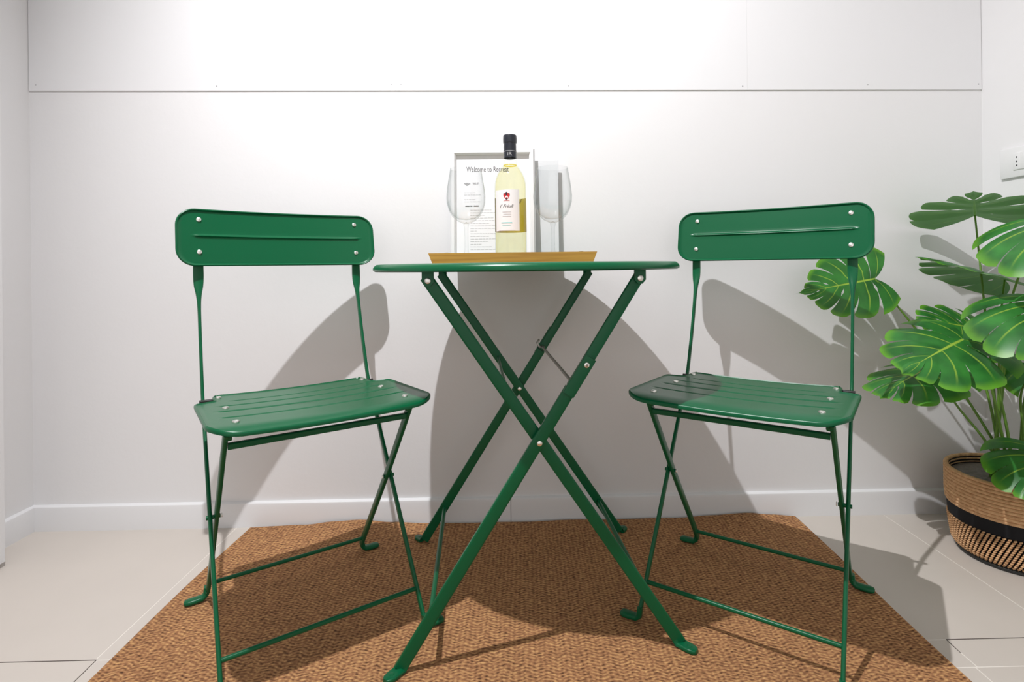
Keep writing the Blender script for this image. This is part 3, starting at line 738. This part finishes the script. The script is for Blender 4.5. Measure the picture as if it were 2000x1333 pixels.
# ------------------------------------------------------------------ framed notice and card behind the tray
def make_frame():
    W_, H_ = 0.2200, 0.3000; tilt = math.radians(4.2)
    t = thing('picture_frame', 'white picture frame with a printed welcome notice behind the tray', 'picture frame', (-0.0855, 1.4720, TOPZ+0.0010), 0.0); t.scale = (1.0577, 1.0577, 1.0577)
    Rm = Matrix.Rotation(-tilt, 3, 'X')
    def tf(p): return Rm @ Vector(p)
    bw, th = 0.0150, 0.0170
    prof = [(0.0, 0.0), (0.0, -th*0.55), (0.0045, -th), (bw-0.0035, -th), (bw, -th*0.70), (bw, 0.0)]   # (inward, depth)
    def rail(name, corner0, corner1, din0, din1):
        m = MB(); P = []
        for c, d in ((corner0, din0), (corner1, din1)):
            for i, dep in prof: P.append(tf((c[0]+d[0]*i, dep, c[1]+d[1]*i)))
        k = len(prof); m.add(P, [tuple(range(k)), tuple(reversed(range(k, 2*k)))] + [(i, (i+1) % k, k+(i+1) % k, k+i) for i in range(k)])
        m.build(name, 'frame', t, smooth=0)
    h = W_/2
    rail('rail', (-h, H_), (h, H_), (1, -1), (-1, -1)); rail('rail', (-h, 0), (h, 0), (1, 1), (-1, 1))
    rail('rail', (-h, 0), (-h, H_), (1, 1), (1, -1)); rail('rail', (h, 0), (h, H_), (-1, 1), (-1, -1))
    m = MB(); P = [tf((x, -0.005, z)) for x, z in ((-h+bw-0.001, bw-0.001), (h-bw+0.001, bw-0.001), (h-bw+0.001, H_-bw+0.001), (-h+bw-0.001, H_-bw+0.001))]
    P += [tf((x, -0.002, z)) for x, z in ((-h+bw-0.001, bw-0.001), (h-bw+0.001, bw-0.001), (h-bw+0.001, H_-bw+0.001), (-h+bw-0.001, H_-bw+0.001))]
    m.add(P, [(0,1,2,3),(7,6,5,4),(0,4,5,1),(1,5,6,2),(2,6,7,3),(3,7,4,0)]); pg = m.build('notice', 'paper', t, smooth=0)
    def at(x0, z0): return lambda p: tf((x0+p.x, -0.0053, z0+p.y))
    text_mesh('Welcome to Recreat', 0.0200, 'ink', pg, 'heading', at(-0.068, 0.2410), 0.110)
    text_mesh('Wi-Fi', 0.0085, 'ink', pg, 'heading', at(-0.052, 0.2070), 0.017)
    # wifi fan
    for r0, r1 in ((0.0018, 0.0036), (0.0054, 0.0068), (0.0086, 0.0100)):
        m = MB(); P = []; F = []; f = at(-0.066, 0.2040)
        for i in range(9):
            a = PI*0.25+PI*0.5*i/8
            P += [f(Vector((r0*math.cos(a)*1.2, r0*math.sin(a)*0.8, 0))), f(Vector((r1*math.cos(a)*1.2, r1*math.sin(a)*0.8, 0)))]
        for i in range(8): F.append((2*i, 2*i+1, 2*i+3, 2*i+2))
        m.add(P, F); m.build('wifi_symbol', 'ink', pg, smooth=0, clean=False)
    rows = [(-0.074, 0.024, 0.1860), (-0.074, 0.042, 0.1800), (-0.074, 0.026, 0.1680), (-0.074, 0.040, 0.1620)]
    z = 0.140; k = 0
    lens = [0.05, 0.062, 0.035, 0.058, 0.066, 0.044, 0.060, 0.058, 0.014, 0.064, 0.048, 0.062, 0.040, 0.022, 0.050, 0.060]
    for l in lens:
        rows.append((-0.058, l, z)); z -= 0.0068
    for x0, l, z in rows:
        m = MB(); f = at(x0, z); x = 0.0; P = []; F = []
        while x < l:
            wd = random.uniform(0.004, 0.010); i = len(P)
            P += [f(Vector(q)) for q in ((x, 0, 0), (x+wd, 0, 0), (x+wd, 0.0010, 0), (x, 0.0010, 0))]; F.append((i, i+1, i+2, i+3)); x += wd+0.0016
        m.add(P, F); m.build('text_line', 'ink_light', pg, smooth=0, clean=False)
    m = MB(); f = at(-0.071, 0.1500); P = []; F = []
    for x, wd in ((0.0, 0.011), (0.0125, 0.006), (0.0215, 0.013)):
        i = len(P); P += [f(Vector(q)) for q in ((x, 0, 0), (x+wd, 0, 0), (x+wd, 0.0026, 0), (x, 0.0026, 0))]; F.append((i, i+1, i+2, i+3))
    m.add(P, F); m.build('text_line', 'ink', pg, smooth=0, clean=False)
make_frame()
def make_card():
    t = thing('info_card', 'small white upright card partly hidden behind the framed notice', 'card', (0.0215, 1.5020, TOPZ+0.0010), 0.0)
    tilt = math.radians(1.0); Rm = Matrix.Rotation(-tilt, 3, 'X')
    def tf(p): return Rm @ Vector(p)
    def slab(name, x0, x1, y0, y1, z0, z1, mat):
        m = MB(); P = [tf((x, y, z)) for z in (z0, z1) for y in (y0, y1) for x in (x0, x1)]
        m.add(P, [(0,2,3,1),(4,5,7,6),(0,1,5,4),(2,6,7,3),(0,4,6,2),(1,3,7,5)]); return m.build(name, mat, t, smooth=0)
    slab('sheet', -0.074, 0.074, -0.0015, 0.0015, 0.0, 0.288, 'paper')
    slab('cover', -0.0755, 0.0755, -0.0040, -0.0022, 0.0, 0.2900, 'glass')
make_card()

# ------------------------------------------------------------------ wall socket
def make_socket():
    t = thing('wall_socket', 'white wall socket plate on the right wall above the plant', 'socket', R(XR, 0.065, 0.940), 0)
    t.rotation_euler = (0, 0, YAW)
    m = MB(); m.box((-0.0045, -0.072, 0.040), (0.009, 0.144, 0.080), bev=0.003); m.build('cover_plate', 'plastic', t)
    m = MB(); m.box((-0.0095, -0.078, 0.041), (0.003, 0.072, 0.046), bev=0.001); mo = m.build('socket_module', 'plastic', t)
    for k in (-1, 0, 1):
        m = MB(); m.box((-0.0112, -0.078+k*0.024, 0.041), (0.0012, 0.0225, 0.044), bev=0.0004); mm = m.build('insert', 'plastic', t)
        for q in (-1, 0, 1): rivet(mm, (-0.0119, -0.078+k*0.024, 0.041+q*0.011), (-1, 0, 0), 0.0024, 0.0003, 'ink', 'socket_hole')
make_socket()

# ------------------------------------------------------------------ basket planter
PX, PY = 1.180, 1.318
def make_basket():
    t = thing('basket_planter', 'tan rope basket planter with black band below the monstera', 'planter', (PX, PY, 0), 0)
    ZB0, ZB1, ZT = 0.086, 0.116, 0.205
    def rad(z): return 0.112 + 0.018*min(1, z/0.14)**0.8
    # upper coils: each rope ring a piece
    n = 11; hgt = (ZT-ZB1)/n
    for k in range(n):
        zc = ZB1+hgt*(k+0.5); r = rad(zc); m = MB()
        prof = [(r-0.003+0.0055*math.cos(a), zc+0.56*hgt*math.sin(a)) for a in [2*PI*i/8 for i in range(8)]]
        m.lathe(prof, 56, closed=True); m.build('rope_coil', 'rope', t, smooth=70)
    m = MB(); m.lathe([(rad(ZB0)-0.004, ZB0-0.001), (rad(ZB0)+0.0005, ZB0-0.001), (rad(ZB1)+0.0005, ZB1+0.001), (rad(ZB1)-0.004, ZB1+0.001)], 56, closed=True); m.build('black_band', 'band', t, smooth=40)
    # inner wall
    m = MB(); m.lathe([(0.0, 0.002), (0.095, 0.002), (0.108, 0.010), (rad(ZB0)-0.006, ZB0), (rad(ZT)-0.007, ZT-0.002)], 56); m.build('lining', 'band', t, smooth=60)
    # braided lower part: rows of rope knots in slanted columns
    m = MB(); rows = 14; cols = 82
    ico = [(math.cos(a)*math.cos(b), math.sin(a)*math.cos(b), math.sin(b)) for b in (-1.0, -0.35, 0.35, 1.0) for a in [2*PI*i/6 for i in range(6)]]
    icf = [(b*6+i, b*6+(i+1) % 6, (b+1)*6+(i+1) % 6, (b+1)*6+i) for b in range(3) for i in range(6)] + [tuple(reversed(range(6))), tuple(18+i for i in range(6))]
    vs = []; fs = []
    for j in range(rows):
        z = 0.006+(ZB0-0.008)*(j+0.5)/rows
        r = rad(z) if z > 0.022 else rad(0.022)-(0.022-z)*0.9
        for i in range(cols):
            a = 2*PI*(i+0.27*j)/cols; c = Vector((r*math.cos(a), r*math.sin(a), z))
            rx = Vector((math.cos(a), math.sin(a), 0)); tx = Vector((-math.sin(a), math.cos(a), 0)); uz = Vector((0, 0, 1))
            # knot leans across the column
            ax = (tx*0.90+uz*0.44); bx_ = (uz*0.90-tx*0.44)
            o = len(vs)
            for p in ico: vs.append(c + rx*(p[0]*0.0042) + bx_*(p[1]*0.0023) + ax*(p[2]*0.0041))
            fs += [tuple(q+o for q in f) for f in icf]
    m.add(vs, fs); o = m.build('braided_base', 'rope', t, smooth=80, clean=False); o['kind'] = 'stuff'
    m = MB(); m.tube([(math.cos(a)*0.106, math.sin(a)*0.106, 0.0055) for a in [2*PI*i/48 for i in range(49)]], 0.0045, 8); m.build('base_ring', 'dark', t)
make_basket()

# ------------------------------------------------------------------ monstera
def leaf_obj(parent, base, tip, normal, L, Wd, lobes=5, slit=0.55, holes=True, fold=0.18, curl=0.12, droop=0.15, seed=0, slit_from=1):
    rnd = random.Random(seed)
    base = Vector(base); ty = (Vector(tip)-base).normalized(); nz = Vector(normal); nz = (nz-ty*nz.dot(ty)).normalized(); tx = ty.cross(nz)
    nw, ntc = 16, 6
    ws = [i/nw for i in range(nw+1)]
    vb = [0.0, 0.20, 0.38, 0.55, 0.72, 0.86, 1.0] if lobes >= 6 else [0.0, 0.24, 0.45, 0.65, 0.83, 1.0]
    nl = len(vb)-1
    vs = []; fs = []; uvs = []
    def edge_len(v):
        return Wd*(0.62+0.62*math.sin(PI*min(1, (v+0.12)/1.0)**0.85)*0.62) * (1-0.42*max(0, v-0.55)/0.45)
    def pos(side, v, w, t):
        root = L*0.80*max(0.0, (v-0.13)/0.87)**1.05
        phi = math.radians(152-138*v**0.80) - 0.42*w*(1-0.3*v)
        le = edge_len(v)*(1-0.10*w*w*abs(2*t-1)**3)
        if v >= 0.999: phi = 0.0; le = L*0.22
        x = le*w*math.sin(phi); y = root+le*w*math.cos(phi)
        if v >= 0.86:                                   # draw the last lobe onto the tip line
            q = (v-0.86)/0.14; x *= (1-q**2.0)
        z = -fold*x*0.9 - curl*(max(0, y)/L)**2*L - droop*w**2*le*0.9 + 0.010*Wd*8*(0.02)*math.cos(2*PI*t)*w
        z += 0.035*Wd*math.cos(2*PI*(t-0.5))*w*(1-0.4*w)
        return Vector((side*x, y, z))
    for side in (-1, 1):
        for k in range(nl):
            s0 = slit+rnd.uniform(-0.07, 0.07); s1 = s0
            def gap(kb, w):
                if kb < slit_from or kb >= nl: return 0.0
                sl_ = 0.42+0.16*(((kb*7+(side > 0)*3+seed) % 5)/5)
                g = 0.0
                if w > sl_: g += 0.013*((w-sl_)/(1-sl_))**0.7
                if holes and 0.16 < w < 0.34 and (kb+seed+(side > 0)) % 2 == 0: g += 0.014*math.sin(PI*(w-0.16)/0.18)
                return g*slit/0.55
            o = len(vs)
            for iw, w in enumerate(ws):
                for it in range(ntc+1):
                    t = it/ntc
                    a = vb[k]+gap(k, w); b = vb[k+1]-gap(k+1, w)
                    v = a+(b-a)*t
                    p = pos(side, v, w, t if 0 < k < nl-1 else 0.5)
                    vs.append(base + tx*p.x + ty*p.y + nz*p.z); uvs.append((w, t))
            W = ntc+1
            for iw in range(nw):
                for it in range(ntc):
                    q = (o+iw*W+it, o+iw*W+it+1, o+(iw+1)*W+it+1, o+(iw+1)*W+it)
                    fs.append(q if side > 0 else tuple(reversed(q)))
    me = bpy.data.meshes.new('leaf'); me.from_pydata([tuple(v) for v in vs], [], fs)
    lay = me.uv_layers.new(name='leaf')
    for lp in me.loops: lay.data[lp.index].uv = uvs[lp.vertex_index]
    bm = bmesh.new(); bm.from_mesh(me); bmesh.ops.remove_doubles(bm, verts=bm.verts, dist=2e-5)
    bm.normal_update()
    if sum((f.normal.dot(nz) for f in bm.faces)) < 0: bmesh.ops.reverse_faces(bm, faces=bm.faces)
    bm.to_mesh(me); bm.free()
    me.materials.append(MAT['leaf']); me.shade_smooth()
    return link('leaf', me, parent)
def stem_obj(parent, pts, r=0.0030, taper=0.75):
    m = MB(); m.tube(catmull(pts, 8), r, 8, taper); return m.build('stem', 'stem', parent, smooth=60)
def make_plant():
    t = thing('monstera_plant', 'leafy monstera with split glossy green leaves in the rope basket', 'plant', (PX, PY, 0.185), 0)
    t.location = (0, 0, 0)
    m = MB(); m.lathe([(0.0, 0.190), (0.06, 0.189), (0.10, 0.186), (0.1195, 0.182), (0.1185, 0.165), (0.0, 0.160)], 40, c=(PX, PY, 0)); m.build('soil', 'soil', t, smooth=60)
    LV = [  # base, tip, normal, L, W, kwargs
        # big facing leaf behind the right chair
        dict(base=(0.918, 1.420, 0.674), tip=(0.728, 1.430, 0.640), normal=(-0.15, -1.0, 0.25), L=0.205, Wd=0.098, seed=1, lobes=6, fold=0.05, curl=0.05, droop=0.05, bend=(1.02, 1.40, 0.53)),
        # large leaf in front, tip to the left
        dict(base=(0.962, 1.190, 0.545), tip=(0.785, 1.120, 0.500), normal=(-0.06, -0.46, 0.88), L=0.200, Wd=0.120, seed=2, lobes=5, fold=0.04, curl=0.08, droop=0.16, holes=False, bend=(1.05, 1.24, 0.48)),
        # top leaf seen from below
        dict(base=(1.192, 1.430, 0.838), tip=(1.072, 1.290, 0.892), normal=(0.16, 0.20, 0.96), L=0.190, Wd=0.142, seed=3, lobes=5, fold=0.05, curl=0.05, droop=0.08, bend=(1.170, 1.38, 0.62)),
        # bright leaf upper right
        dict(base=(1.105, 1.150, 0.806), tip=(1.000, 0.990, 0.730), normal=(-0.40, -0.45, 0.80), L=0.200, Wd=0.125, seed=4, lobes=5, fold=0.20, curl=0.20, droop=0.25, slit=0.25, bend=(1.14, 1.27, 0.62)),
        # bright leaf middle right
        dict(base=(1.075, 1.140, 0.640), tip=(0.975, 1.000, 0.575), normal=(-0.30, -0.42, 0.85), L=0.200, Wd=0.125, seed=5, lobes=5, fold=0.20, curl=0.20, droop=0.25, slit=0.25, bend=(1.12, 1.26, 0.54)),
        # edge-on leaf under the top one
        dict(base=(1.215, 1.370, 0.668), tip=(1.062, 1.395, 0.735), normal=(0.28, 0.02, 0.92), L=0.210, Wd=0.120, seed=6, lobes=5, fold=0.12, curl=0.10, droop=0.15, bend=(1.14, 1.30, 0.55)),
        # dark leaf behind the large one
        dict(base=(1.140, 1.360, 0.545), tip=(1.000, 1.350, 0.580), normal=(0.15, -0.65, 0.70), L=0.165, Wd=0.095, seed=7, lobes=6, fold=0.10, curl=0.10, droop=0.15, bend=(1.13, 1.34, 0.45)),
        # dark leaf low behind the large one
        dict(base=(0.995, 1.330, 0.458), tip=(0.840, 1.270, 0.425), normal=(-0.10, -0.12, 0.97), L=0.185, Wd=0.115, seed=8, lobes=5, fold=0.12, curl=0.12, droop=0.15, bend=(1.06, 1.33, 0.36)),
        # low leaf over the basket rim
        dict(base=(1.125, 1.190, 0.300), tip=(1.010, 1.060, 0.240), normal=(-0.25, -0.55, 0.78), L=0.145, Wd=0.095, seed=9, lobes=5, fold=0.20, curl=0.22, droop=0.22, slit=0.2, bend=(1.15, 1.26, 0.28)),
        # leaf reaching out past the right edge
        dict(base=(1.190, 1.260, 0.480), tip=(1.230, 1.120, 0.430), normal=(-0.55, -0.50, 0.65), L=0.170, Wd=0.090, seed=10, lobes=5, fold=0.15, curl=0.2, droop=0.2, bend=(1.18, 1.29, 0.40)),
    ]
    for i, d in enumerate(LV):
        d = dict(d); bend = d.pop('bend'); base = Vector(d['base'])
        leaf_obj(t, **d)
        a = 2*PI*i/len(LV); root = Vector((PX-0.022+0.030*math.cos(a), PY-0.01+0.030*math.sin(a), 0.178))
        stem_obj(t, [root, root.lerp(Vector(bend), 0.5)+Vector((0.004, 0, 0.01)), Vector(bend), base], 0.0036, 0.6)
    for (dx, dy, h, lx) in ((0.01, -0.02, 0.30, 0.02), (0.03, 0.01, 0.33, 0.03), (-0.02, -0.03, 0.26, -0.05)):
        r0 = Vector((PX+dx, PY+dy, 0.178)); stem_obj(t, [r0, r0+Vector((lx*0.3, 0, h*0.5)), r0+Vector((lx, -0.01, h))], 0.0045, 0.5)
make_plant()
